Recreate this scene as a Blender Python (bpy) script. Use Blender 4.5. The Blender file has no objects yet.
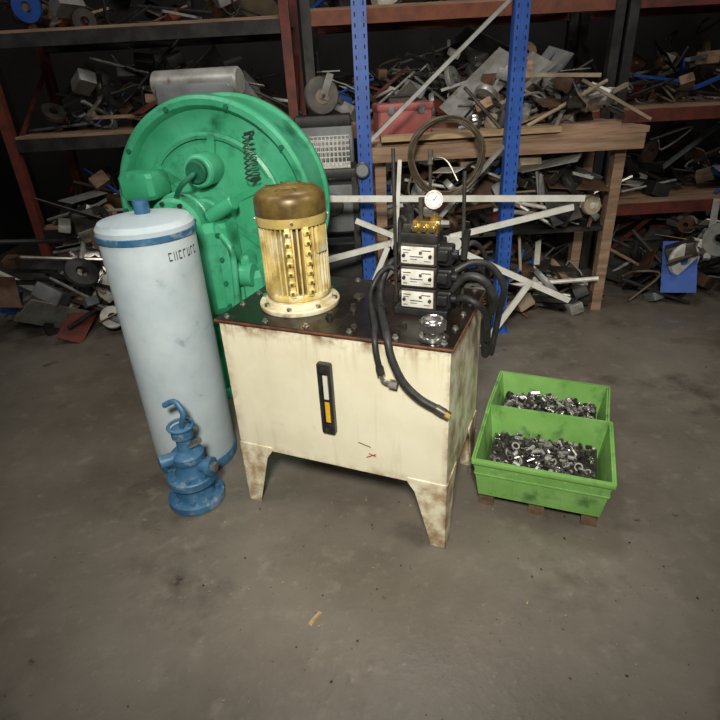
import bpy, math, random
from mathutils import Vector, Matrix, Euler
random.seed(7)
scene=bpy.context.scene
scene.view_settings.view_transform='Standard'
COL=scene.collection

# ------------------------------------------------------------------ materials
def mat(name,c1,c2=None,rough=.5,metal=0.,scale=6.,lo=.4,hi=.65,bump=0.,bscale=40.,c3=None,s3=2.,lo3=.55,hi3=.7,stretch=(1,1,1),r2=None,emit=None):
    m=bpy.data.materials.new(name);m.use_nodes=True
    nt=m.node_tree;N=nt.nodes;L=nt.links
    b=N['Principled BSDF']
    def c(x):return (x[0],x[1],x[2],1)
    b.inputs['Base Color'].default_value=c(c1);b.inputs['Roughness'].default_value=rough;b.inputs['Metallic'].default_value=metal
    tc=N.new('ShaderNodeTexCoord');mp=N.new('ShaderNodeMapping');mp.inputs['Scale'].default_value=stretch
    L.new(tc.outputs['Object'],mp.inputs['Vector'])
    def noise(s,d=6,vec=None):
        n=N.new('ShaderNodeTexNoise');n.inputs['Scale'].default_value=s;n.inputs['Detail'].default_value=d;n.inputs['Roughness'].default_value=.62
        L.new(vec if vec else mp.outputs['Vector'],n.inputs['Vector']);return n
    def ramp(src,lo,hi):
        r=N.new('ShaderNodeMapRange');r.inputs['From Min'].default_value=lo;r.inputs['From Max'].default_value=hi
        L.new(src,r.inputs['Value']);return r.outputs['Result']
    def mix(fac,a,bb):
        x=N.new('ShaderNodeMix');x.data_type='RGBA'
        L.new(fac,x.inputs['Factor'])
        if isinstance(a,tuple):x.inputs['A'].default_value=a
        else:L.new(a,x.inputs['A'])
        if isinstance(bb,tuple):x.inputs['B'].default_value=bb
        else:L.new(bb,x.inputs['B'])
        return x.outputs['Result']
    col=None
    if c2:
        f=ramp(noise(scale).outputs['Fac'],lo,hi)
        col=mix(f,c(c1),c(c2))
        if r2 is not None:
            rr=N.new('ShaderNodeMapRange');rr.inputs['To Min'].default_value=rough;rr.inputs['To Max'].default_value=r2
            L.new(f,rr.inputs['Value']);L.new(rr.outputs['Result'],b.inputs['Roughness'])
    if c3:
        col=mix(ramp(noise(s3,9).outputs['Fac'],lo3,hi3),col if col else c(c1),c(c3))
    if col is not None:L.new(col,b.inputs['Base Color'])
    if bump>0:
        bp=N.new('ShaderNodeBump');bp.inputs['Strength'].default_value=bump;bp.inputs['Distance'].default_value=.01
        L.new(noise(bscale).outputs['Fac'],bp.inputs['Height']);L.new(bp.outputs['Normal'],b.inputs['Normal'])
    m_ext[name]=(nt,b,mp,noise,ramp,mix,col,tc)
    return m
m_ext={}

M={}
M['tank']=mat('tank_cream_paint',(.76,.72,.55),(.66,.61,.44),rough=.36,scale=3.5,lo=.4,hi=.7,c3=(.36,.27,.14),s3=6,lo3=.64,hi3=.84,bump=.06,bscale=60)
# dirt growing out of the edges of the tank (object z) and runs down the sides
nt,b,mp,noise,ramp,mix,col,tc=m_ext['tank_cream_paint']
N=nt.nodes;L=nt.links
sep=N.new('ShaderNodeSeparateXYZ');L.new(tc.outputs['Object'],sep.inputs['Vector'])
def mul(a,bv):
    m2=N.new('ShaderNodeMath');m2.operation='MULTIPLY';m2.use_clamp=True;L.new(a,m2.inputs[0])
    if isinstance(bv,(int,float)):m2.inputs[1].default_value=bv
    else:L.new(bv,m2.inputs[1])
    return m2.outputs[0]
def edge(out,frm,to,amp,ns=14):
    return mul(mul(ramp(out,frm,to),ramp(noise(ns).outputs['Fac'],.42,.62)),amp)
mp2=N.new('ShaderNodeMapping');mp2.inputs['Scale'].default_value=(12,12,1.0);L.new(tc.outputs['Object'],mp2.inputs['Vector'])
st1=ramp(noise(1.6,7,mp2.outputs['Vector']).outputs['Fac'],.58,.80)
c_=mix(mul(st1,.38),col,(.38,.29,.15,1))
st2=mul(ramp(noise(3.0,7,mp2.outputs['Vector']).outputs['Fac'],.52,.68),ramp(sep.outputs['Z'],.70,.85))
c_=mix(mul(st2,.45),c_,(.26,.14,.05,1))
c_=mix(edge(sep.outputs['Z'],.79,.85,1.2),c_,(.18,.08,.03,1))
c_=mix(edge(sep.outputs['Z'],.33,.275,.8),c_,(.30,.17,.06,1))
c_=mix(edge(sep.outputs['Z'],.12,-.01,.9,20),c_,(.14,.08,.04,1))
c_=mix(edge(sep.outputs['X'],.845,.88,1.2,8),c_,(.20,.10,.04,1))
c_=mix(edge(sep.outputs['X'],.05,-.01,.9,8),c_,(.25,.13,.05,1))
L.new(c_,b.inputs['Base Color'])

M['tanktop']=mat('oily_black_top',(.008,.006,.004),(.018,.011,.008),rough=.2,scale=5,c3=(.05,.026,.018),s3=9,lo3=.64,hi3=.76,r2=.4,bump=.05)
M['rust']=mat('rusty_edge',(.16,.05,.02),(.05,.02,.012),rough=.6,scale=20)
M['motor']=mat('motor_cream_oily',(.74,.58,.22),(.34,.23,.06),rough=.32,metal=.15,scale=11,lo=.42,hi=.66,c3=(.84,.78,.55),s3=6,lo3=.5,hi3=.65,bump=.15)
M['motorgroove']=mat('motor_groove_dark',(.14,.09,.025),(.07,.04,.012),rough=.5,scale=9)
M['flange']=mat('flange_dirty_cream',(.72,.67,.50),(.48,.38,.19),rough=.38,scale=12,c3=(.16,.09,.03),s3=10,lo3=.58,hi3=.72)
M['cowl']=mat('cowl_burnt_brown',(.085,.050,.013),(.26,.18,.055),rough=.38,metal=.3,scale=8,lo=.4,hi=.7,c3=(.52,.42,.19),s3=5,lo3=.58,hi3=.75)
M['cowllow']=mat('cowl_gold_skirt',(.52,.39,.13),(.18,.10,.025),rough=.36,metal=.2,scale=8,lo=.45,hi=.65,c3=(.72,.64,.38),s3=6,lo3=.55,hi3=.7)
M['black']=mat('black_paint',(.012,.012,.013),(.03,.028,.026),rough=.38,scale=15)
M['blackrub']=mat('black_rubber',(.012,.012,.013),(.028,.027,.025),rough=.55,scale=30,bump=.1)
M['darkmetal']=mat('dark_metal',(.06,.055,.05),(.14,.12,.1),rough=.4,metal=.7,scale=14)
M['steel']=mat('bright_steel',(.62,.6,.56),(.4,.37,.33),rough=.28,metal=.9,scale=14)
M['chrome']=mat('chrome_cap',(.75,.74,.72),(.4,.38,.35),rough=.22,metal=.95,scale=20)
M['brass']=mat('brass_oily',(.65,.45,.14),(.3,.2,.06),rough=.28,metal=.8,scale=20)
M['label']=mat('label_plate',(.66,.65,.60),(.46,.43,.35),rough=.4,scale=22,lo=.42,hi=.7)
M['ink']=mat('label_ink',(.06,.06,.06),rough=.5)
M['gaugeface']=mat('gauge_face',(.44,.38,.29),(.3,.25,.18),rough=.35,scale=30)
M['yellow']=mat('sight_oil_yellow',(.75,.45,.03),(.55,.3,.02),rough=.15,scale=20)
M['clear']=mat('sight_glass_pale',(.62,.62,.52),rough=.12)
M['red']=mat('red_mark',(.45,.03,.02),rough=.5)
M['green']=mat('machine_green',(.04,.33,.16),(.08,.42,.24),rough=.36,scale=4,lo=.4,hi=.65,c3=(.015,.14,.065),s3=6,lo3=.54,hi3=.70,bump=.15,bscale=25)
M['greendark']=mat('machine_green_dark',(.008,.09,.045),(.015,.18,.09),rough=.5,scale=6)
M['bin']=mat('bin_green_plastic',(.16,.36,.08),(.22,.44,.12),rough=.45,scale=5,c3=(.07,.17,.045),s3=8,lo3=.54,hi3=.70)
M['blue']=mat('rack_blue',(.02,.08,.34),(.03,.11,.44),rough=.42,scale=6,c3=(.012,.035,.15),s3=12,lo3=.6,hi3=.75)
M['slot']=mat('slot_dark',(.008,.01,.03),rough=.8)
M['cyl']=mat('cylinder_white_blue',(.50,.57,.60),(.38,.46,.51),rough=.4,scale=4,c3=(.16,.18,.20),s3=8,lo3=.62,hi3=.78)
M['pumpblue']=mat('pump_blue_worn',(.025,.10,.20),(.06,.16,.28),rough=.45,scale=12,c3=(.28,.34,.38),s3=14,lo3=.58,hi3=.72,bump=.2)
M['galv']=mat('galvanised',(.40,.40,.38),(.25,.24,.22),rough=.4,metal=.35,scale=10,c3=(.2,.12,.07),s3=12,lo3=.62,hi3=.72)
M['whitebar']=mat('white_painted_bar',(.74,.73,.68),(.58,.56,.50),rough=.4,scale=10,c3=(.25,.15,.08),s3=14,lo3=.62,hi3=.72)
M['wood']=mat('old_wood',(.36,.23,.15),(.20,.12,.07),rough=.75,scale=3,stretch=(1,12,12),bump=.3,bscale=20)
M['woodlight']=mat('pale_wood',(.45,.31,.17),(.30,.19,.1),rough=.7,scale=8,stretch=(1,10,10))
M['palletwood']=mat('pallet_wood_dark',(.16,.10,.06),(.08,.05,.03),rough=.8,scale=5,stretch=(1,10,10))
M['toolbox']=mat('faded_red_plastic',(.38,.11,.10),(.26,.07,.06),rough=.5,scale=6)
M['greybox']=mat('grey_box',(.18,.19,.20),(.10,.10,.10),rough=.55,scale=6)
M['beige']=mat('beige',(.38,.31,.21),(.24,.18,.12),rough=.6,scale=6)
M['rub']=mat('tyre_grey',(.10,.09,.085),(.17,.15,.13),rough=.7,scale=12)
M['rackred']=mat('oxide_red_steel',(.18,.04,.025),(.08,.025,.018),rough=.55,scale=10)
M['scraprust']=mat('scrap_rust',(.15,.08,.045),(.06,.035,.025),rough=.6,metal=.3,scale=8)
M['scrapdark']=mat('scrap_dark',(.025,.023,.022),(.06,.055,.05),rough=.55,metal=.3,scale=8)
M['cable']=mat('brown_cable',(.10,.075,.045),(.05,.035,.02),rough=.5,scale=20)
M['orange']=mat('orange_paint',(.24,.07,.03),(.14,.04,.02),rough=.5,scale=10)
M['wall']=mat('wall_plaster',(.04,.038,.036),(.024,.022,.02),rough=.85,scale=1.5,bump=.2)
M['ceil']=mat('ceiling_sheet',(.12,.12,.12),(.08,.08,.08),rough=.8,scale=1)
M['floor']=mat('concrete_floor',(.175,.153,.124),(.120,.103,.082),rough=.5,scale=1.3,lo=.36,hi=.62,c3=(.050,.042,.033),s3=1.8,lo3=.55,hi3=.72,bump=.25,bscale=30,r2=.32)
nt,b,mp,noise,ramp,mix,col,tc=m_ext['concrete_floor']
N=nt.nodes;L=nt.links
c_=mix(mul(ramp(noise(9,9).outputs['Fac'],.56,.76),.7) if False else ramp(noise(9,9).outputs['Fac'],.56,.86),col,(.25,.22,.18,1))
c_=mix(ramp(noise(30,9).outputs['Fac'],.60,.76),c_,(.24,.21,.17,1))
c_=mix(ramp(noise(60,4).outputs['Fac'],.65,.73),c_,(.03,.025,.02,1))
c_=mix(ramp(noise(6,9).outputs['Fac'],.66,.72),c_,(.035,.029,.022,1))
L.new(c_,b.inputs['Base Color'])

# ------------------------------------------------------------------ mesh builder
class MB:
    def __init__(s): s.v=[];s.f=[];s.m=[];s.mats=[]
    def mi(s,k):
        if k not in s.mats:s.mats.append(k)
        return s.mats.index(k)
    def add(s,vs,fs,k,X=None):
        o=len(s.v)
        s.v+= [tuple(X@Vector(v)) if X is not None else tuple(v) for v in vs]
        i=s.mi(k)
        for f in fs: s.f.append([o+a for a in f]);s.m.append(i)
    def box(s,c,d,k,rot=(0,0,0),X=None,taper=(1,1)):
        hx,hy,hz=d[0]/2,d[1]/2,d[2]/2
        vs=[]
        for z in (-1,1):
            tx,ty=(taper if z>0 else (1,1))
            for x,y in((-1,-1),(1,-1),(1,1),(-1,1)): vs.append((x*hx*tx,y*hy*ty,z*hz))
        T=Matrix.Translation(c)@Euler(rot).to_matrix().to_4x4()
        if X is not None:T=X@T
        s.add(vs,[(3,2,1,0),(4,5,6,7),(0,1,5,4),(1,2,6,5),(2,3,7,6),(3,0,4,7)],k,T)
    def rbox(s,c,d,k,r=.005,rot=(0,0,0),X=None):
        hx,hy,hz=[q/2 for q in d];r=min(r,hx*.9,hy*.9,hz*.9)
        vs=[];
        def ring(z,i):
            return [(-hx+r+i,-hy+i,z),(hx-r-i,-hy+i,z),(hx-i,-hy+r+i,z),(hx-i,hy-r-i,z),(hx-r-i,hy-i,z),(-hx+r+i,hy-i,z),(-hx+i,hy-r-i,z),(-hx+i,-hy+r+i,z)]
        vs+=ring(-hz,r*.5)+ring(-hz+r,0)+ring(hz-r,0)+ring(hz,r*.5)
        fs=[tuple(range(7,-1,-1)),tuple(range(24,32))]
        for a in range(3):
            for j in range(8): fs.append((a*8+j,a*8+(j+1)%8,a*8+8+(j+1)%8,a*8+8+j))
        T=Matrix.Translation(c)@Euler(rot).to_matrix().to_4x4()
        if X is not None:T=X@T
        s.add(vs,fs,k,T)
    def lathe(s,prof,k,X=None,seg=32,a0=0,a1=2*math.pi):
        full=abs(a1-a0-2*math.pi)<1e-6
        n=seg if full else seg+1
        vs=[];fs=[]
        for r,z in prof:
            for j in range(n):
                t=a0+(a1-a0)*j/seg;vs.append((r*math.cos(t),r*math.sin(t),z))
        for i in range(len(prof)-1):
            for j in range(seg):
                j2=(j+1)%n if full else j+1
                fs.append((i*n+j,i*n+j2,(i+1)*n+j2,(i+1)*n+j))
        s.add(vs,fs,k,X)
    def frame(s,p0,p1):
        p0=Vector(p0);p1=Vector(p1);d=(p1-p0)
        q=d.normalized().to_track_quat('Z','Y').to_matrix().to_4x4()
        return Matrix.Translation(p0)@q,d.length
    def cyl(s,p0,p1,r,k,r1=None,seg=16,X=None,bev=0):
        T,l=s.frame(p0,p1)
        if X is not None:T=X@T
        r1=r if r1 is None else r1
        if bev: prof=[(0.0001,0),(r-bev,0),(r,bev),(r1,l-bev),(r1-bev,l),(0.0001,l)]
        else: prof=[(0.0001,0),(r,0),(r1,l),(0.0001,l)]
        s.lathe(prof,k,T,seg)
    def bar(s,p0,p1,w,h,k,X=None):
        T,l=s.frame(p0,p1)
        if X is not None:T=X@T
        s.box((0,0,l/2),(w,h,l),k,X=T)
    def tube(s,pts,r,k,seg=10,X=None,sub=8,smooth=True):
        P=[Vector(p) for p in pts]
        if smooth and len(P)>2:
            Q=[]
            E=[P[0]*2-P[1]]+P+[P[-1]*2-P[-2]]
            for i in range(1,len(E)-2):
                a,b_,c,d=E[i-1],E[i],E[i+1],E[i+2]
                for j in range(sub):
                    t=j/sub
                    Q.append(.5*((2*b_)+(c-a)*t+(2*a-5*b_+4*c-d)*t*t+(3*b_-a-3*c+d)*t**3))
            Q.append(P[-1]);P=Q
        vs=[];fs=[];up=None
        for i,p in enumerate(P):
            d=(P[min(i+1,len(P)-1)]-P[max(i-1,0)]).normalized()
            if up is None:
                up=Vector((0,0,1)) if abs(d.z)<.9 else Vector((1,0,0))
            x=d.cross(up);
            if x.length<1e-4:x=d.orthogonal()
            x.normalize();up=x.cross(d).normalized()
            for j in range(seg):
                t=2*math.pi*j/seg;vs.append(p+x*math.cos(t)*r+up*math.sin(t)*r)
        n=seg
        for i in range(len(P)-1):
            for j in range(n):fs.append((i*n+j,i*n+(j+1)%n,(i+1)*n+(j+1)%n,(i+1)*n+j))
        fs.append(tuple(range(n-1,-1,-1)));fs.append(tuple((len(P)-1)*n+j for j in range(n)))
        s.add([tuple(v) for v in vs],fs,k,X)
    def torus(s,c,R,r,k,X=None,seg=32,ss=10,rot=(0,0,0)):
        vs=[];fs=[]
        for i in range(seg):
            a=2*math.pi*i/seg
            for j in range(ss):
                b_=2*math.pi*j/ss;q=R+r*math.cos(b_);vs.append((q*math.cos(a),q*math.sin(a),r*math.sin(b_)))
        for i in range(seg):
            for j in range(ss):
                fs.append((i*ss+j,((i+1)%seg)*ss+j,((i+1)%seg)*ss+(j+1)%ss,i*ss+(j+1)%ss))
        T=Matrix.Translation(c)@Euler(rot).to_matrix().to_4x4()
        if X is not None:T=X@T
        s.add(vs,fs,k,T)
    def hexn(s,p0,p1,r,k,X=None): s.cyl(p0,p1,r,k,seg=6,X=X)
    def done(s,name,parent=None,bevel=0,loc=None,rotz=0):
        me=bpy.data.meshes.new(name);me.from_pydata(s.v,[],s.f)
        for k in s.mats:me.materials.append(M[k])
        me.polygons.foreach_set('material_index',s.m)
        me.polygons.foreach_set('use_smooth',[True]*len(s.f))
        me.update();me.validate()
        import bmesh
        bm=bmesh.new();bm.from_mesh(me);bmesh.ops.recalc_face_normals(bm,faces=bm.faces);bm.to_mesh(me);bm.free()
        try: me.set_sharp_from_angle(angle=math.radians(35))
        except Exception: pass
        o=bpy.data.objects.new(name,me);COL.objects.link(o)
        if parent:o.parent=parent
        if loc:o.location=loc
        o.rotation_euler=(0,0,rotz)
        if bevel:
            md=o.modifiers.new('bevel','BEVEL');md.width=bevel;md.segments=2;md.limit_method='ANGLE';md.angle_limit=math.radians(50)
        return o
def empty(name,loc=(0,0,0),rotz=0):
    e=bpy.data.objects.new(name,None);e.empty_display_size=.1;COL.objects.link(e);e.location=loc;e.rotation_euler=(0,0,rotz);return e
def rotX(a):return Matrix.Rotation(a,4,'X')
def rotY(a):return Matrix.Rotation(a,4,'Y')
def rotZ(a):return Matrix.Rotation(a,4,'Z')
Tr=Matrix.Translation

# ------------------------------------------------------------------ room
m=MB();m.box((.5,2,-.05),(9,11,.1),'floor')
m.done('floor')
m=MB();m.box((.5,7.4,2.25),(9,.1,4.5),'wall');m.done('wall_back')
m=MB();m.box((-4.05,2,2.25),(.1,11,4.5),'wall');m.done('wall_left')
m=MB();m.box((5.05,2,2.25),(.1,11,4.5),'wall');m.done('wall_right')
m=MB();m.box((.5,-3.45,2.25),(9,.1,4.5),'wall');m.done('wall_front')
m=MB();m.box((.5,2,4.55),(9,11,.1),'ceil');m.done('ceiling')

# ------------------------------------------------------------------ hydraulic power unit
HX,HY,YAW=-.515,1.851,-.4072
W,D,H=.8725,.5254,.85
hpu=empty('hydraulic_power_unit',(HX,HY,0),YAW)
m=MB()
zb=.288;t=.006
m.box((W/2,D/2,(zb+H)/2),(W-.008,D-.008,H-zb),'tank')
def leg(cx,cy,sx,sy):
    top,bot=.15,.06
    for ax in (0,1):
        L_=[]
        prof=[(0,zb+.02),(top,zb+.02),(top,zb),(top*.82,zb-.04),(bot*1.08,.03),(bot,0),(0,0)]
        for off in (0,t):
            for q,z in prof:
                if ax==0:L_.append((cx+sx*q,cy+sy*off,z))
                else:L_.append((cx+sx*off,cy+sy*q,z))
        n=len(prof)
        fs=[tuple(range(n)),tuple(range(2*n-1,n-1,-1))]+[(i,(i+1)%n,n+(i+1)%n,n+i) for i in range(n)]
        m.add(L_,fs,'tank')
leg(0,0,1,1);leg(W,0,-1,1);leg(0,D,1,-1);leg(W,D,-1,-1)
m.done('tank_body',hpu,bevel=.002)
m=MB()
m.box((W/2,D/2,H+.003),(W+.018,D+.018,.008),'rust')
m.box((W/2,D/2,H+.0082),(W+.008,D+.008,.003),'tanktop')
m.done('tank_lid',hpu,bevel=.0015)
TZ=H+.010
m=MB()
bp=[]
for i in range(6):
    x=.03+i*(W-.06)/5;bp+=[(x,.022),(x,D-.022)]
for i in range(1,4):
    y=.022+i*(D-.044)/4;bp+=[(.022,y),(W-.022,y)]
for x,y in bp:
    m.cyl((x,y,TZ),(x,y,TZ+.003),.011,'steel',seg=14);m.hexn((x,y,TZ+.003),(x,y,TZ+.011),.0075,'steel')
m.done('lid_bolts',hpu)
# sight gauge
m=MB();gx,gz=.427,.598
w,hh=.052,.29
m.rbox((gx,-.008,gz+hh/2-.02),(w,.026,.04),'black',.004)
m.rbox((gx,-.008,gz-hh/2+.02),(w,.026,.04),'black',.004)
for sx in(-1,1):m.rbox((gx+sx*(w/2-.006),-.008,gz),(.013,.024,hh-.02),'black',.003)
m.box((gx,-.003,gz+.0),(w-.02,.008,hh-.06),'black')
m.box((gx,-.0085,gz+.045),(.018,.006,.10),'clear')
m.box((gx,-.0085,gz-.055),(.018,.006,.09),'yellow')
m.box((gx,-.012,gz-.005),(.024,.006,.008),'black')
for dz in(-1,1):m.hexn((gx,-.02,gz+dz*(hh/2-.018)),(gx,-.028,gz+dz*(hh/2-.018)),.010,'darkmetal')
m.done('sight_gauge',hpu)
m=MB();m.box((.585,-.0005,.375),(.045,.002,.003),'red',rot=(0,-.5,0));m.box((.59,-.0005,.38),(.03,.002,.002),'red',rot=(0,.3,0))
m.box((.56,-.0005,.42),(.05,.002,.0015),'scraprust',rot=(0,.25,0));m.done('paint_scratches',hpu)

# electric motor
mx,my=.230,.222
m=MB();X=Tr((mx,my,TZ))
m.lathe([(.001,0),(.15,0),(.152,.003),(.152,.016),(.149,.020),(.128,.021),(.126,.034),(.122,.037),(.001,.037)],'flange',X,48)
for i in range(8):
    a=i*math.pi/4+.2;m.hexn((.138*math.cos(a),.138*math.sin(a),.02),(.138*math.cos(a),.138*math.sin(a),.031),.010,'steel',X=X)
m.done('motor_flange',hpu)
m=MB()
m.lathe([(.001,.035),(.112,.035),(.114,.05),(.108,.06),(.098,.066)],'motor',X,48)
m.lathe([(.100,.066),(.100,.315)],'motorgroove',X,48)
m.lathe([(.098,.315),(.106,.32),(.108,.335),(.001,.335)],'motor',X,48)
nf=40
for i in range(nf):
    a=2*math.pi*i/nf
    m.box((.110,0,.192),(.022,.0058,.258),'motor',X=X@rotZ(a))
m.lathe([(.100,.045),(.119,.045),(.121,.05),(.121,.062),(.117,.068),(.100,.068)],'motor',X,48)
m.done('motor_fins',hpu)
m=MB()
for a in (-.70,-1.22):
    Y_=X@rotZ(a)
    m.rbox((.120,0,.19),(.018,.020,.25),'motor',.003,X=Y_)
    for z in (.085,.12,.155,.19,.225,.26,.295):
        m.rbox((.129,0,z),(.014,.024,.018),'motor',.004,X=Y_)
        m.cyl((.134,0,z),(.139,0,z),.006,'brass',seg=8,X=Y_)
Y_=X@rotZ(2.3)
m.rbox((.145,0,.20),(.06,.11,.12),'motor',.008,X=Y_)
m.rbox((.18,0,.20),(.012,.12,.13),'motor',.004,X=Y_)
Y_=X@rotZ(-.2)
m.rbox((.122,0,.26),(.012,.05,.09),'motor',.003,X=Y_)
m.done('motor_terminal_box',hpu)
m=MB()
m.lathe([(.108,.312),(.1255,.312),(.1265,.318),(.1265,.345)],'cowllow',X,48)
m.lathe([(.1265,.345),(.1265,.385),(.124,.402),(.115,.418),(.097,.428),(.06,.434),(.001,.435)],'cowl',X,48)
for r in (.025,.04,.055,.07,.085):
    m.torus((0,0,.433-(.004 if r>.06 else 0)-(.003 if r>.08 else 0)),r,.0028,'cowl',X=X,seg=40,ss=6)
for i in range(8):
    a=i*math.pi/4;m.box((.057,0,.433),(.07,.004,.004),'cowl',X=X@rotZ(a))
for i in range(4):
    a=i*math.pi/2+.5;m.hexn((.124*math.cos(a),.124*math.sin(a),.33),(.131*math.cos(a),.131*math.sin(a),.33),.006,'steel',X=X)
m.done('motor_fan_cowl',hpu)

# filler breather cap
m=MB();X=Tr((.795,.060,TZ))
m.lathe([(.001,0),(.043,0),(.043,.006),(.033,.008),(.031,.024),(.037,.026),(.040,.029),(.041,.056),(.038,.063),(.032,.067),(.026,.064),(.022,.066),(.012,.067),(.001,.067)],'chrome',X,36)
for i in range(16):
    a=2*math.pi*i/16;m.cyl((.0405*math.cos(a),.0405*math.sin(a),.030),(.0405*math.cos(a),.0405*math.sin(a),.057),.0034,'chrome',seg=6,X=X)
for i in range(6):
    a=2*math.pi*i/6;m.hexn((.038*math.cos(a),.038*math.sin(a),.006),(.038*math.cos(a),.038*math.sin(a),.010),.004,'steel',X=X)
m.lathe([(.001,0),(.052,0),(.052,.002),(.043,.002)],'black',X,36)
m.done('filler_breather_cap',hpu)

# valve stack
m=MB();vx,vy=.697,.29
m.rbox((vx+.01,vy,TZ+.012),(.19,.15,.024),'black',.003)
m.rbox((vx+.005,vy+.012,TZ+.135),(.125,.105,.23),'black',.004)
m.done('valve_manifold',hpu)
m=MB()
for i in range(3):
    z=TZ+.058+i*.079
    m.rbox((vx,vy-.035,z),(.127,.06,.074),'darkmetal',.004)
    m.rbox((vx-.002,vy-.068,z),(.114,.006,.058),'label',.002)
    yy=vy-.0715
    for r_,(x0,x1,dz,hh_) in enumerate([(-.050,-.022,.018,.003),(-.050,-.03,.009,.002),(-.025,.02,-.004,.003),(-.025,.0,-.013,.002),(.015,.048,.018,.003),(.025,.048,-.018,.002),(-.050,-.035,-.020,.003)]):
        m.box((vx-.002+(x0+x1)/2,yy,z+dz),(x1-x0,.0012,hh_),'ink')
    for sx in(-1,1):
        m.cyl((vx-.002+sx*.046,vy-.07,z),(vx-.002+sx*.046,vy-.077,z),.006,'darkmetal',seg=10)
    m.box((vx-.002+.012,yy,z+.010),(.010,.0012,.010),'ink')
    m.rbox((vx+.088,vy-.03,z),(.05,.062,.062),'black',.006)
    m.cyl((vx+.11,vy-.03,z),(vx+.128,vy-.03,z),.016,'black',seg=14)
    m.rbox((vx+.088,vy-.07,z+.008),(.033,.03,.035),'black',.004)
    m.cyl((vx-.062,vy-.03,z),(vx-.075,vy-.03,z),.018,'darkmetal',seg=14)
m.done('directional_valves',hpu)
m=MB();z0=TZ+.25
m.rbox((vx-.005,vy-.0,z0+.018),(.13,.09,.030),'black',.004)
m.rbox((vx+.015,vy-.0,z0+.052),(.09,.075,.044),'brass',.005)
for dx in(-.015,.015,.045):
    m.hexn((vx+dx,vy-.036,z0+.055),(vx+dx,vy-.055,z0+.055),.013,'brass');m.cyl((vx+dx,vy-.055,z0+.055),(vx+dx,vy-.06,z0+.055),.006,'steel',seg=10)
m.rbox((vx-.045,vy,z0+.045),(.04,.06,.03),'darkmetal',.004)
m.cyl((vx-.045,vy,z0+.06),(vx-.045,vy,z0+.085),.012,'black',seg=12)
m.hexn((vx+.035,vy,z0+.074),(vx+.035,vy,z0+.092),.015,'brass')
m.cyl((vx+.035,vy,z0+.09),(vx+.035,vy,z0+.115),.007,'steel',seg=10)
m.hexn((vx-.01,vy+.01,z0+.072),(vx-.01,vy+.01,z0+.14),.011,'darkmetal')
m.hexn((vx+.062,vy,z0+.06),(vx+.09,vy,z0+.06),.013,'steel')
m.rbox((vx+.02,vy-.005,z0+.10),(.035,.03,.03),'steel',.004)
m.done('pressure_regulator',hpu)
# pressure gauge
m=MB()
G=Tr((vx+.038,vy-.012,z0+.138))@rotZ(.25)@rotX(math.radians(72))
m.lathe([(.001,-.022),(.023,-.022),(.026,-.018),(.026,.004),(.030,.004),(.030,.010),(.024,.010),(.023,.005)],'darkmetal',G,36)
m.lathe([(.0235,.005),(.001,.005)],'gaugeface',G,36)
m.box((.004,.005,.0065),(.003,.019,.001),'ink',rot=(0,0,-.7),X=G);m.cyl((0,0,.005),(0,0,.008),.003,'ink',seg=10,X=G)
for i in range(11):
    a=-.8+i*.47;m.box((.0,.019,.0058),(.0014,.005,.0008),'ink',X=G@rotZ(a-1.5))
m.done('pressure_gauge',hpu)
# riser pipes
m=MB()
m.cyl((.583,.33,TZ),(.580,.33,1.40),.0065,'darkmetal',seg=10);m.hexn((.583,.33,TZ),(.583,.33,TZ+.03),.014,'darkmetal')
m.cyl((.705,.34,1.12),(.705,.34,1.385),.0055,'darkmetal',seg=10);m.cyl((.705,.34,1.35),(.705,.34,1.395),.009,'steel',seg=10)
m.cyl((.83,.33,TZ),(.822,.33,1.33),.0065,'darkmetal',seg=10);m.hexn((.83,.33,1.02),(.829,.33,1.05),.013,'darkmetal')
m.cyl((.845,.30,1.15),(.835,.30,1.05),.012,'black',seg=10)
m.tube([(.705,.34,1.35),(.72,.34,1.37),(.76,.34,1.36),(.80,.33,1.30)],.004,'darkmetal',seg=8)
m.done('riser_pipes',hpu)
# front hoses
m=MB()
h1=[(.60,.36,.93),(.555,.37,.975),(.51,.36,.955),(.485,.32,.895),(.51,.25,TZ+.014),(.555,.15,TZ+.013),(.60,.05,TZ+.014),(.620,-.008,TZ+.004),(.630,-.026,.82),(.638,-.022,.765)]
m.tube(h1,.0105,'blackrub',seg=12)
m.cyl((.638,-.022,.768),(.643,-.022,.742),.014,'darkmetal',seg=14)
m.tube([(.643,-.022,.745),(.648,-.022,.722),(.66,-.022,.714),(.68,-.022,.712)],.008,'steel',seg=10)
m.hexn((.672,-.022,.712),(.700,-.022,.710),.015,'steel')
h2=[(.62,.38,.93),(.58,.40,.985),(.54,.40,.985),(.515,.36,.92),(.54,.27,TZ+.018),(.585,.16,TZ+.014),(.635,.05,TZ+.016),(.665,-.012,TZ+.008),(.685,-.03,.81),(.72,-.028,.73),(.775,-.026,.675),(.835,-.024,.645)]
m.tube(h2,.0135,'blackrub',seg=12)
m.cyl((.832,-.024,.647),(.862,-.024,.632),.0155,'darkmetal',seg=14)
m.hexn((.860,-.024,.633),(.878,-.024,.624),.014,'brass')
m.done('front_hoses',hpu)
m=MB()
m.tube([(.80,.27,.94),(.85,.26,1.00),(.91,.26,.995),(.950,.29,.92),(.93,.34,.84),(.90,.42,.76),(.90,.48,.60)],.015,'blackrub',seg=12)
m.tube([(.80,.30,1.00),(.86,.33,1.03),(.92,.36,1.01),(.965,.39,.93),(.95,.44,.82),(.92,.5,.6)],.012,'blackrub',seg=12)
m.tube([(.80,.28,.90),(.85,.26,.925),(.89,.25,.915),(.915,.28,.88),(.92,.34,.82),(.91,.42,.70)],.012,'blackrub',seg=12)
m.tube([(.83,.33,1.08),(.86,.36,1.09),(.89,.42,1.02),(.895,.50,.86),(.90,.56,.6)],.009,'blackrub',seg=10)
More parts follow.
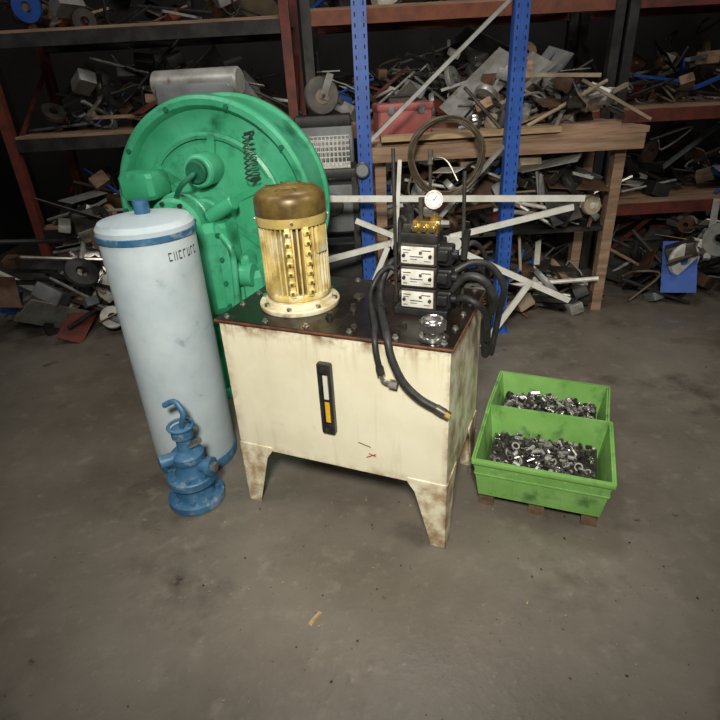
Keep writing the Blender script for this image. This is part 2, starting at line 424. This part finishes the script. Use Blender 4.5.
m.tube([(.62,.33,1.05),(.57,.38,1.06),(.55,.44,1.0),(.58,.50,.87)],.011,'blackrub',seg=10)
m.tube([(.63,.32,1.16),(.60,.34,1.17),(.595,.34,1.10),(.60,.33,1.0)],.008,'blackrub',seg=10)
m.done('rear_hoses',hpu)
m=MB()
for x,y,r_,h_ in((.40,.12,.012,.018),(.46,.20,.010,.025),(.52,.06,.009,.012),(.60,.44,.016,.04),(.68,.12,.008,.012),(.45,.42,.014,.03),(.56,.22,.013,.03),(.43,.33,.018,.012)):
    m.cyl((x,y,TZ),(x,y,TZ+h_*.5),r_*1.25,'darkmetal',seg=12);m.hexn((x,y,TZ+h_*.5),(x,y,TZ+h_),r_,'darkmetal')
m.done('lid_fittings',hpu)

# ------------------------------------------------------------------ green machine
gm=empty('green_press_machine',(-.675,2.78,0),-.25)
m=MB()
X=Tr((0,0,1.06))@rotX(math.pi/2)   # local z -> -y
m.lathe([(.001,-.30),(.47,-.30),(.50,-.29),(.515,-.27),(.515,-.25),(.50,-.24),(.50,-.03),(.515,-.02),(.52,0),(.515,.02),(.50,.03),(.475,.028),(.462,.01),(.455,-.01),(.40,-.012),(.33,-.006),(.20,.01),(.12,.02),(.11,.06),(.001,.06)],'green',X,72)
m.lathe([(.36,-.012),(.36,.012),(.345,.018),(.33,.012),(.33,-.012)],'green',X,64)
for i in range(6):
    a=i*math.pi/3+.4
    m.box((.235,0,.0),(.23,.035,.04),'green',X=X@rotZ(a))
m.lathe([(.001,.05),(.075,.05),(.075,.11),(.065,.12),(.03,.12),(.03,.10),(.001,.10)],'green',X,32)
for i in range(10):
    a=i*math.pi/5;m.hexn((.485*math.cos(a),.485*math.sin(a),.03),(.485*math.cos(a),.485*math.sin(a),.042),.012,'greendark',X=X)
m.done('flywheel_guard',gm)
m=MB()
m.rbox((0,.14,.30),(.62,.40,.60),'green',.02)
m.rbox((0,.15,.03),(.76,.50,.06),'green',.01)
m.rbox((-.02,.04,.62),(.50,.30,.30),'green',.03)
for x in(-.26,-.1,.08,.25):m.rbox((x,-.075,.33),(.03,.06,.54),'green',.008)
m.done('pedestal',gm)
m=MB()
m.rbox((-.10,-.11,.80),(.34,.20,.46),'green',.04)
m.rbox((.085,-.10,.72),(.07,.16,.62),'green',.02)
m.rbox((.165,-.07,.66),(.05,.12,.40),'green',.015)
m.cyl((-.12,-.02,1.02),(-.12,-.21,1.02),.135,'green',seg=36,bev=.015)
m.cyl((-.12,-.20,1.02),(-.12,-.245,1.02),.10,'green',seg=36,bev=.01)
m.cyl((.01,-.0,1.26),(.01,-.13,1.26),.075,'green',seg=28,bev=.008)
m.cyl((.01,-.13,1.26),(.01,-.16,1.26),.05,'greendark',seg=28,bev=.004)
m.torus((.01,-.13,1.26),.062,.010,'green',rot=(math.pi/2,0,0))
m.cyl((.02,-.10,.76),(.20,-.10,.76),.06,'green',seg=24,bev=.006)
m.cyl((.02,-.12,1.05),(.16,-.12,1.12),.035,'green',seg=20,bev=.006)
m.torus((-.12,-.12,1.02),.137,.012,'green',rot=(math.pi/2,0,0))
for i in range(8):
    a=i*math.pi/4+.3;m.hexn((-.12+.117*math.cos(a),-.21,1.02+.117*math.sin(a)),(-.12+.117*math.cos(a),-.225,1.02+.117*math.sin(a)),.011,'darkmetal')
for z in(.50,.62,.74,.86,.98):m.hexn((.085,-.18,z),(.085,-.195,z),.012,'greendark')
m.tube([(.10,-.18,.98),(.15,-.20,.90),(.14,-.20,.70),(.11,-.18,.55)],.016,'green',seg=12)
m.tube([(.01,-.15,1.26),(.01,-.20,1.25),(-.04,-.22,1.21),(-.10,-.18,1.15)],.012,'greendark',seg=10)
m.rbox((-.30,-.10,1.20),(.18,.18,.12),'green',.02)
m.done('gearbox_casting',gm)
m=MB();pts=[]
for i in range(12*9+1):
    a=2*math.pi*i/12;q=i/(12*9);pts.append(((.022+.012*q)*math.cos(a),(.022+.012*q)*math.sin(a),-.2*q))
m.tube([(p[0]+.25,p[1]-.07,p[2]+1.41) for p in pts],.0028,'darkmetal',seg=6,smooth=False)
m.cyl((.25,-.0,1.41),(.25,-.09,1.41),.008,'darkmetal',seg=10)
m.cyl((.25,-.0,1.21),(.25,-.09,1.21),.008,'darkmetal',seg=10)
m.done('return_spring',gm)
m=MB()
m.rbox((-.25,.55,.75),(.5,.3,1.5),'green',.04);m.rbox((-.1,.34,.9),(.25,.2,.3),'green',.03)
m.rbox((-.25,.55,1.56),(.46,.26,.12),'greybox',.02);m.cyl((-.5,.5,1.62),(.0,.5,1.62),.07,'galv',seg=24,bev=.01)
m.done('rear_column',gm)

# ------------------------------------------------------------------ white cylinder tank (left)
wc=empty('white_gas_cylinder',(-.825,2.20,0),0)
m=MB()
m.lathe([(.001,.02),(.17,.02),(.185,.04),(.187,.06),(.187,1.09),(.183,1.11),(.190,1.115),(.190,1.14),(.175,1.16),(.10,1.175),(.05,1.18),(.001,1.18)],'cyl',None,48)
m.lathe([(.15,0),(.188,0),(.190,.02),(.190,.05),(.187,.055)],'pumpblue',None,48)
m.lathe([(.188,1.095),(.194,1.098),(.194,1.12),(.190,1.122)],'pumpblue',None,48)
m.cyl((0,0,1.175),(0,0,1.23),.03,'pumpblue',seg=20)
m.done('cylinder_shell',wc)
m=MB();r=.1882
def stroke(a,z,da,dz):
    n=3;vs=[];fs=[]
    for i in range(n+1):
        t_=a+da*i/n
        for zz in(z,z+dz):vs.append((r*math.cos(t_),r*math.sin(t_),zz))
    for i in range(n):fs.append((2*i,2*i+2,2*i+3,2*i+1))
    m.add(vs,fs,'ink')
a=-1.02
for i in range(7):
    a+=.115
    stroke(a,1.02,.016,.034)
    if i%2==0:stroke(a,1.02,.07,.006)
    if i%3!=1:stroke(a,1.048,.07,.006)
    if i%3==1:stroke(a+.055,1.02,.016,.034)
m.done('stencil_text',wc)

# blue valve in front of it
bpmp=empty('blue_valve_pump',(-.75,1.875,0),0)
m=MB()
m.lathe([(.001,0),(.115,0),(.12,.005),(.12,.035),(.112,.04),(.085,.045),(.08,.06),(.08,.105),(.10,.11),(.105,.115),(.105,.145),(.10,.15),(.07,.155),(.06,.17),(.055,.21),(.068,.22),(.07,.25),(.06,.26),(.035,.27),(.032,.33),(.045,.335),(.045,.37),(.03,.38),(.001,.385)],'pumpblue',None,40)
for i in range(8):
    a=i*math.pi/4+.1
    m.hexn((.095*math.cos(a),.095*math.sin(a),.04),(.095*math.cos(a),.095*math.sin(a),.058),.012,'pumpblue')
    m.hexn((.088*math.cos(a),.088*math.sin(a),.15),(.088*math.cos(a),.088*math.sin(a),.165),.010,'pumpblue')
m.cyl((0,0,.19),(.10,-.03,.19),.028,'pumpblue',seg=20);m.cyl((.085,-.026,.19),(.105,-.031,.19),.042,'pumpblue',seg=20)
m.hexn((.105,-.031,.19),(.12,-.036,.19),.022,'steel')
m.cyl((0,0,.24),(-.10,-.05,.24),.028,'pumpblue',seg=20)
m.tube([(0,0,.36),(.02,-.02,.42),(.03,-.02,.46),(.0,.0,.50),(-.05,.01,.48)],.012,'pumpblue',seg=10)
m.cyl((.03,-.02,.30),(.075,-.03,.33),.014,'steel',seg=12)
m.torus((.0,.0,.385),.05,.007,'pumpblue')
m.done('valve_body',bpmp)

# ------------------------------------------------------------------ blue rack frame
br=empty('pallet_rack_frame',(0,0,0))
def post(name,x,y,zt=3.0,w=.078,d=.07):
    m=MB()
    m.box((x,y,zt/2),(w,.003,zt),'blue')
    for s_ in(-1,1):
        m.box((x+s_*w/2,y+d/2,zt/2),(.003,d,zt),'blue')
        m.box((x+s_*(w/2-.012),y+d,zt/2),(.024,.003,zt),'blue')
        z=.1
        while z<zt-.05:
            m.box((x+s_*.024,y-.0018,z),(.007,.002,.020),'slot');z+=.05
    m.box((x,y-.003,zt/2),(.018,.003,zt),'blue')
    m.box((x,y+.03,.003),(.13,.12,.006),'blue')
    m.done(name,br)
post('upright_1',.095,3.4);post('upright_2',.965,3.4)
m=MB()
m.bar((.135,3.45,1.27),(.925,3.45,1.95),.035,.02,'galv')
m.bar((.135,3.45,.35),(.925,3.45,1.2),.035,.02,'galv')
m.bar((.135,3.45,2.0),(.925,3.45,2.0),.035,.02,'galv')
m.bar((.135,3.45,.3),(.925,3.45,.3),.035,.02,'galv')
m.done('frame_braces',br)
m=MB();m.cyl((.075,3.36,1.12),(.075,3.34,1.12),.045,'darkmetal',seg=24,bev=.004);m.cyl((.075,3.34,1.12),(.075,3.336,1.12),.034,'greybox',seg=24);m.box((.085,3.38,1.12),(.05,.035,.02),'darkmetal');m.done('dial_gauge',br)
sf=empty('white_reel_frame',(0,0,0))
m=MB();y=3.2
def fb(x0,z0,x1,z1,dy=0,w=.030):
    m.bar((x0,y+dy,z0),(x1,y+dy,z1),.018,w,'whitebar')
fb(-.18,1.0,1.35,.92,0,.034)
fb(-.22,.62,.25,.72,.02,.034);fb(.02,.86,.30,.73,.02);fb(.25,.72,.62,.72,.03)
fb(.58,.73,1.30,.87,.02,.034);fb(.60,.66,1.35,.28,.02,.036);fb(.28,1.19,.25,.72,-.02,.022)
fb(1.08,.44,.80,.0,-.02,.034);fb(.20,.70,-.10,.0,-.02,.03)
m.cyl((.27,y-.04,.72),(.27,y+.06,.72),.05,'whitebar',seg=20);m.cyl((.60,y-.03,.70),(.60,y+.06,.70),.04,'whitebar',seg=20)
m.cyl((-.18,y,.99),(-.20,y,.995),.026,'galv',seg=14)
m.done('frame_arms',sf)
m=MB()
for k in range(6):
    pts=[];R_=.20+random.uniform(-.02,.02);cx=.56+random.uniform(-.012,.012);cz=1.20+random.uniform(-.012,.012)
    for i in range(25):
        a=2*math.pi*i/24;pts.append((cx+R_*math.cos(a)*1.05,3.32+.012*math.sin(3*a+k)-.006*k,cz+R_*math.sin(a)*.95-(.05 if math.sin(a)<0 else 0)*abs(math.sin(a))))
    m.tube(pts,.007,'cable',seg=6,sub=2)
m.tube([(.38,3.34,1.12),(.34,3.3,1.0),(.40,3.3,.9),(.5,3.3,.86)],.007,'cable',seg=6)
m.done('cable_coil')

# ------------------------------------------------------------------ clutter generator
PAL=['scraprust','scrapdark','scrapdark','galv','galv','greybox','darkmetal','beige','wood','rackred','steel','scraprust','black','blackrub','scrapdark','blue','label']
def clutter(m,x0,x1,y0,y1,z,hmax,n,seed,big=1.,pal=PAL):
    random.seed(seed)
    for i in range(n):
        x=random.uniform(x0,x1);y=random.uniform(y0,y1)
        prof=math.sin(math.pi*min(1,max(0,(x-x0)/(x1-x0)*.8+.1)))
        zz=z+random.random()**1.3*hmax*prof+.03
        k=random.choice(pal);tp=random.random();r=(random.uniform(-.6,.6),random.uniform(-.6,.6),random.uniform(0,3.1))
        s_=big*random.uniform(.6,1.3)
        if tp<.2:m.rbox((x,y,zz),(.15*s_,.11*s_,.08*s_),k,.006,rot=r)
        elif tp<.36:m.box((x,y,zz),(.32*s_,.18*s_,.006),k,rot=(r[0]*1.5,r[1]*1.5,r[2]))
        elif tp<.70:
            a=random.uniform(0,math.pi);e=random.uniform(-.35,.6);l=.28*s_
            d=Vector((math.cos(a)*math.cos(e),.5*math.sin(a)*math.cos(e),math.sin(e)))*l
            c=Vector((x,y,zz+.0));
            if c.z-abs(d.z)<z:c.z=z+abs(d.z)+.01
            if random.random()<.5:m.cyl(c-d,c+d,.012*s_,k,seg=8)
            else:m.bar(c-d,c+d,.03*s_,.02*s_,k)
        elif tp<.84:
            T=Tr((x,y,zz))@Euler((r[0]+1.2,r[1],r[2])).to_matrix().to_4x4()
            m.lathe([(.03*s_,-.02),(.08*s_,-.02),(.085*s_,0),(.08*s_,.02),(.03*s_,.02),(.03*s_,-.02)],k,T,18)
        else:
            p=[(x+random.uniform(-.2,.2)*s_,y+random.uniform(-.08,.08),max(z+.01,zz+random.uniform(-.1,.15)*s_)) for _ in range(4)]
            m.tube(p,.009*s_,random.choice(['blackrub','cable','galv']),seg=6,sub=5)
def shelf(name,x0,x1,y0,y1,levels,ztop,pm,bm_,seed,counts,boards='wood'):
    e=empty(name,(0,0,0));m=MB()
    for x in(x0,x1):
        for yy in(y0,y1): m.box((x,yy,ztop/2),(.07,.07,ztop),pm)
        for z in range(3):
            m.bar((x,y0,.3+z*.9),(x,y1,.9+z*.9),.03,.02,pm)
    m.done('uprights',e)
    m=MB()
    for z in levels:
        for yy in(y0,y1): m.box(((x0+x1)/2,yy,z),(x1-x0,.045,.09),bm_)
    m.done('beams',e)
    m=MB()
    for z in levels:
        nb=max(3,int((y1-y0)/.16))
        for i in range(nb):
            yy=y0+.06+(y1-y0-.12)*i/(nb-1)
            m.box(((x0+x1)/2,yy,z+.056),(x1-x0-.02,.12,.02),boards)
    m.done('deck_boards',e)
    m=MB()
    for i,z in enumerate([0]+list(levels)):
        clutter(m,x0+.2,x1-.2,y0+.08,y1-.1,z+(.07 if z else 0),.48,counts[i],seed+i)
    m.done('stored_scrap_parts',e)
shelf('storage_shelving',-2.6,-.40,4.6,5.5,(.55,1.25,1.95),2.7,'rackred','scrapdark',1,(50,100,120,70))
shelf('storage_shelving',-.25,2.0,4.6,5.5,(.5,1.22,1.98),2.7,'scrapdark','orange',10,(60,130,170,80))
shelf('storage_shelving',2.1,4.2,4.6,5.5,(.5,1.22,1.98),2.7,'scrapdark','rackred',20,(40,80,90,60))
m=MB();clutter(m,-2.6,-1.4,3.7,4.3,.0,.9,90,12,1.15);m.done('scrap_metal_pile')
m=MB();clutter(m,2.1,3.4,3.7,4.3,.0,.5,80,11,1.15);m.done('scrap_metal_pile')
# cluttered plank workbench
wt=empty('cluttered_plank_workbench',(0,0,0));m=MB()
for i in range(5):
    m.box((.98+.02*(i%2),3.66+i*.135,1.225+.004*(i%3)),(1.75,.125,.035),'wood',rot=(0,.012*(i%3-1),.01*(i-2)))
m.box((.75,3.60,1.262),(1.1,.12,.03),'woodlight',rot=(0,-.0,.03))
m.box((1.25,3.74,1.262),(.9,.14,.03),'wood',rot=(0,.0,-.12))
m.box((.98,3.58,1.17),(1.7,.03,.09),'wood')
for x in(.2,1.75):
    for yy in(3.72,4.2):m.box((x,yy,.60),(.07,.07,1.20),'wood')
    m.box((x,3.95,1.17),(.06,.6,.06),'wood')
m.box((.98,3.95,.60),(1.55,.5,.03),'scrapdark');
m.done('planks_and_trestles',wt)
m=MB()
clutter(m,.25,1.70,3.64,4.15,.62,.58,200,41,.95,PAL+['galv','label','beige'])
clutter(m,.25,1.7,3.62,4.2,0,.5,130,42,1.1)
m.done('scrap_underneath',wt)
m=MB()
clutter(m,.85,1.7,3.7,4.2,1.27,.32,90,21,.9,['galv','scraprust','galv','darkmetal','steel','wood','scrapdark','beige'])
m.box((.93,4.15,1.50),(.55,.3,.01),'galv',rot=(.5,-.7,.1));m.box((1.15,4.1,1.48),(.5,.3,.01),'galv',rot=(.4,-.75,0));m.box((1.3,4.15,1.5),(.5,.3,.01),'greybox',rot=(.3,-.9,0))
m.done('scrap_on_top',wt)
tb=empty('red_toolbox',(.37,3.95,1.252),.15);m=MB()
m.rbox((0,0,.075),(.36,.2,.15),'toolbox',.012);m.rbox((0,0,.165),(.375,.215,.045),'toolbox',.012)
m.rbox((-.1,-.108,.15),(.04,.015,.05),'greybox',.003);m.rbox((.1,-.108,.15),(.04,.015,.05),'greybox',.003)
m.tube([(-.09,0,.185),(-.09,0,.225),(.09,0,.225),(.09,0,.185)],.01,'black',seg=8,smooth=False)
m.done('toolbox_case',tb)
# grey cabinet with caster wheel on it
gc=empty('grey_cabinet',(-.17,4.22,0));m=MB()
m.rbox((0,.1,.65),(.42,.34,1.3),'greybox',.01)
for i in range(5):m.rbox((0,-.078,.2+.22*i),(.36,.014,.19),'greybox',.004);m.box((0,-.09,.2+.22*i),(.1,.012,.014),'steel')
m.rbox((0,.08,1.335),(.40,.25,.07),'scrapdark',.01)
m.done('cabinet_drawers',gc)
cw=empty('caster_wheel',(-.17,4.28,1.495),.35);m=MB()
T=rotX(math.pi/2)
m.lathe([(.05,-.03),(.09,-.035),(.115,-.03),(.125,-.015),(.125,.015),(.115,.03),(.09,.035),(.05,.03)],'rub',T,36)
m.lathe([(.001,-.02),(.055,-.025),(.085,-.034),(.088,.034),(.055,.025),(.001,.02)],'beige',T,30)
m.cyl((0,-.05,0),(0,.05,0),.015,'darkmetal',seg=14)
for s_ in(-1,1):m.box((.03,s_*.047,.06),(.05,.006,.17),'galv',rot=(0,.4,0))
m.box((.065,0,.15),(.13,.12,.008),'galv')
m.done('wheel_and_fork',cw)
# stand with wire basket
st=empty('dark_equipment_stand',(-.12,3.72,0));m=MB()
m.rbox((0,0,1.075),(.34,.30,.05),'scrapdark',.005)
for sx in(-1,1):
    for sy in(-1,1):m.box((sx*.15,sy*.13,.525),(.04,.04,1.05),'scrapdark')
m.rbox((0,0,.85),(.28,.24,.3),'greybox',.01);m.rbox((0,0,.35),(.28,.24,.4),'scrapdark',.01)
m.cyl((0,-.12,.88),(0,-.15,.88),.07,'darkmetal',seg=24,bev=.005)
m.done('stand',st)
m=MB();bx0,bx1,by0,by1,bz0,bz1=-.25,.01,3.60,3.84,1.104,1.27
def wb(p,q):m.cyl(p,q,.0028,'whitebar',seg=6)
for i in range(11):
    x=bx0+(bx1-bx0)*i/10;wb((x,by0,bz0),(x,by0,bz1));wb((x,by1,bz0),(x,by1,bz1));wb((x,by0,bz0),(x,by1,bz0))
    yy=by0+(by1-by0)*i/10;wb((bx0,yy,bz0),(bx0,yy,bz1));wb((bx1,yy,bz0),(bx1,yy,bz1));wb((bx0,yy,bz0),(bx1,yy,bz0))
for i in range(6):
    z=bz0+(bz1-bz0)*i/5
    wb((bx0,by0,z),(bx1,by0,z));wb((bx0,by1,z),(bx1,by1,z));wb((bx0,by0,z),(bx0,by1,z));wb((bx1,by0,z),(bx1,by1,z))
m.done('wire_basket')

# ------------------------------------------------------------------ green parts bins (right)
def bin_(x,y,z,yaw,Wd,Dp,Hh,seed):
    e=empty('green_parts_bin',(x,y,z),yaw);m=MB();tp=.025
    def ring(zz,inset):
        o=-tp*zz/Hh
        return [(o+inset,o+inset,zz),(Wd-o-inset,o+inset,zz),(Wd-o-inset,Dp-o-inset,zz),(o+inset,Dp-o-inset,zz)]
    vs=ring(0,0)+ring(Hh,0)+ring(Hh,.008)+ring(.01,.008)
    fs=[(3,2,1,0),(12,13,14,15)]
    for a_ in range(3):
        for j in range(4):fs.append((a_*4+j,a_*4+(j+1)%4,a_*4+4+(j+1)%4,a_*4+4+j))
    m.add(vs,fs,'bin')
    for z_,hh_,ex in((Hh-.010,.020,.008),(Hh*.62,.010,.004)):
        q=tp*z_/Hh
        m.rbox((Wd/2,-q-ex/2,z_),(Wd+2*q+2*ex,ex+.004,hh_),'bin',.003)
        m.rbox((Wd/2,Dp+q+ex/2,z_),(Wd+2*q+2*ex,ex+.004,hh_),'bin',.003)
        m.rbox((-q-ex/2,Dp/2,z_),(ex+.004,Dp+2*q,hh_),'bin',.003)
        m.rbox((Wd+q+ex/2,Dp/2,z_),(ex+.004,Dp+2*q,hh_),'bin',.003)
    for i in range(5):
        xx=.05+i*(Wd-.1)/4;m.box((xx,-.010,Hh*.45),(.010,.012,Hh*.7),'bin',rot=(.12,0,0))
    m.done('bin_shell',e)
    m=MB();random.seed(seed)
    m.box((Wd/2,Dp/2,Hh*.2),(Wd-.03,Dp-.03,Hh*.34),'scrapdark')
    for i in range(300):
        xx=random.uniform(.03,Wd-.03);yy=random.uniform(.03,Dp-.03);zz=Hh*.37+random.uniform(0,.035)*(1.2 if .2<xx/Wd<.8 else .6)
        d=Vector((random.uniform(-1,1),random.uniform(-1,1),random.uniform(-.6,.6))).normalized()*random.uniform(.008,.022)
        c=Vector((xx,yy,zz));k=random.choice(['steel','chrome','galv','darkmetal','darkmetal','scrapdark','scrapdark','galv'])
        if random.random()<.6:m.cyl(c-d,c+d,random.uniform(.005,.011),k,seg=random.choice((6,10)))
        else:m.torus(c,random.uniform(.008,.015),.004,k,seg=12,ss=6,rot=(random.uniform(0,3),random.uniform(0,3),0))
    m.done('metal_fittings',e)
bin_(.455,1.72,.075,-.38,.46,.36,.19,31)
bin_(.615,2.14,.075,-.42,.46,.30,.155,32)
m=MB()
X=Tr((.455,1.72,0))@rotZ(-.38)
for xx in(.03,.23,.43):m.box((xx,.195,.0305),(.06,.34,.061),'palletwood',X=X)
m.box((.23,.08,.067),(.46,.10,.014),'palletwood',X=X);m.box((.23,.30,.067),(.46,.10,.014),'palletwood',X=X)
m.done('wooden_pallet')
m=MB();X=Tr((.615,2.14,0))@rotZ(-.42)
for xx in(.04,.23,.42):m.box((xx,.15,.030),(.07,.28,.06),'palletwood',X=X)
m.box((.23,.05,.067),(.46,.08,.014),'palletwood',X=X);m.box((.23,.24,.067),(.46,.08,.014),'palletwood',X=X)
m.done('wooden_pallet')

# wood chip on floor and small debris
m=MB();m.box((-.200,1.235,.005),(.060,.016,.008),'woodlight',rot=(0,0,.95),taper=(.4,.6));m.done('wood_chip')
m=MB();random.seed(5)
for i in range(130):
    x=random.uniform(-.9,1.2);y=random.uniform(.9,2.6);q=random.uniform(.002,.005)
    m.box((x,y,q*.4),(q*random.uniform(1,2.5),q,q*.8),random.choice(['scrapdark','scrapdark','beige','woodlight','darkmetal']),rot=(0,0,random.uniform(0,3)))
m.done('floor_debris')

# ------------------------------------------------------------------ lights
def area(name,loc,target,size,power,color=(1,1,1)):
    l=bpy.data.lights.new(name,'AREA');l.energy=power;l.size=size;l.color=color
    o=bpy.data.objects.new(name,l);COL.objects.link(o);o.location=loc
    o.rotation_euler=(Vector(target)-Vector(loc)).to_track_quat('-Z','Y').to_euler();return o
l=bpy.data.lights.new('key_spot','SPOT');l.energy=570;l.spot_size=math.radians(66);l.spot_blend=1;l.shadow_soft_size=.2;l.color=(1,.96,.86)  # added key spot: soft cone brightens the tank and leaves the periphery dark
o=bpy.data.objects.new('key_spot',l);COL.objects.link(o);o.location=(-.1,-.6,2.6)
o.rotation_euler=(Vector((.05,2.1,.75))-Vector(o.location)).to_track_quat('-Z','Y').to_euler()
area('ceiling_lamp_mid',(.3,2.9,4.2),(.4,3.6,.8),1.0,40,(1,.96,.90))
area('ceiling_lamp_left',(-2.2,1.4,4.0),(-.8,2.8,.9),1.0,28,(1,.97,.93))
area('fill_light_right',(3.0,.6,3.6),(.4,1.9,.5),1.0,45,(1,.96,.88))  # added fill, not a known fixture: lifts the tank's right side
w=bpy.data.worlds.new('world');scene.world=w;w.use_nodes=True
w.node_tree.nodes['Background'].inputs['Color'].default_value=(.6,.65,.7,1);w.node_tree.nodes['Background'].inputs['Strength'].default_value=.1

# ------------------------------------------------------------------ camera
p,r,h=.4843,-.0555,1.6287
F=Vector((0,math.cos(p),-math.sin(p)));R0=Vector((1,0,0));U0=Vector((0,math.sin(p),math.cos(p)))
R=R0*math.cos(r)+U0*math.sin(r);U=-R0*math.sin(r)+U0*math.cos(r)
cam=bpy.data.cameras.new('camera');cam.lens=36*546.18/720;cam.sensor_width=36;cam.clip_start=.05
co=bpy.data.objects.new('camera',cam);COL.objects.link(co)
mt=Matrix((R,U,-F)).transposed().to_4x4();mt.translation=Vector((0,0,h));co.matrix_world=mt
scene.camera=co
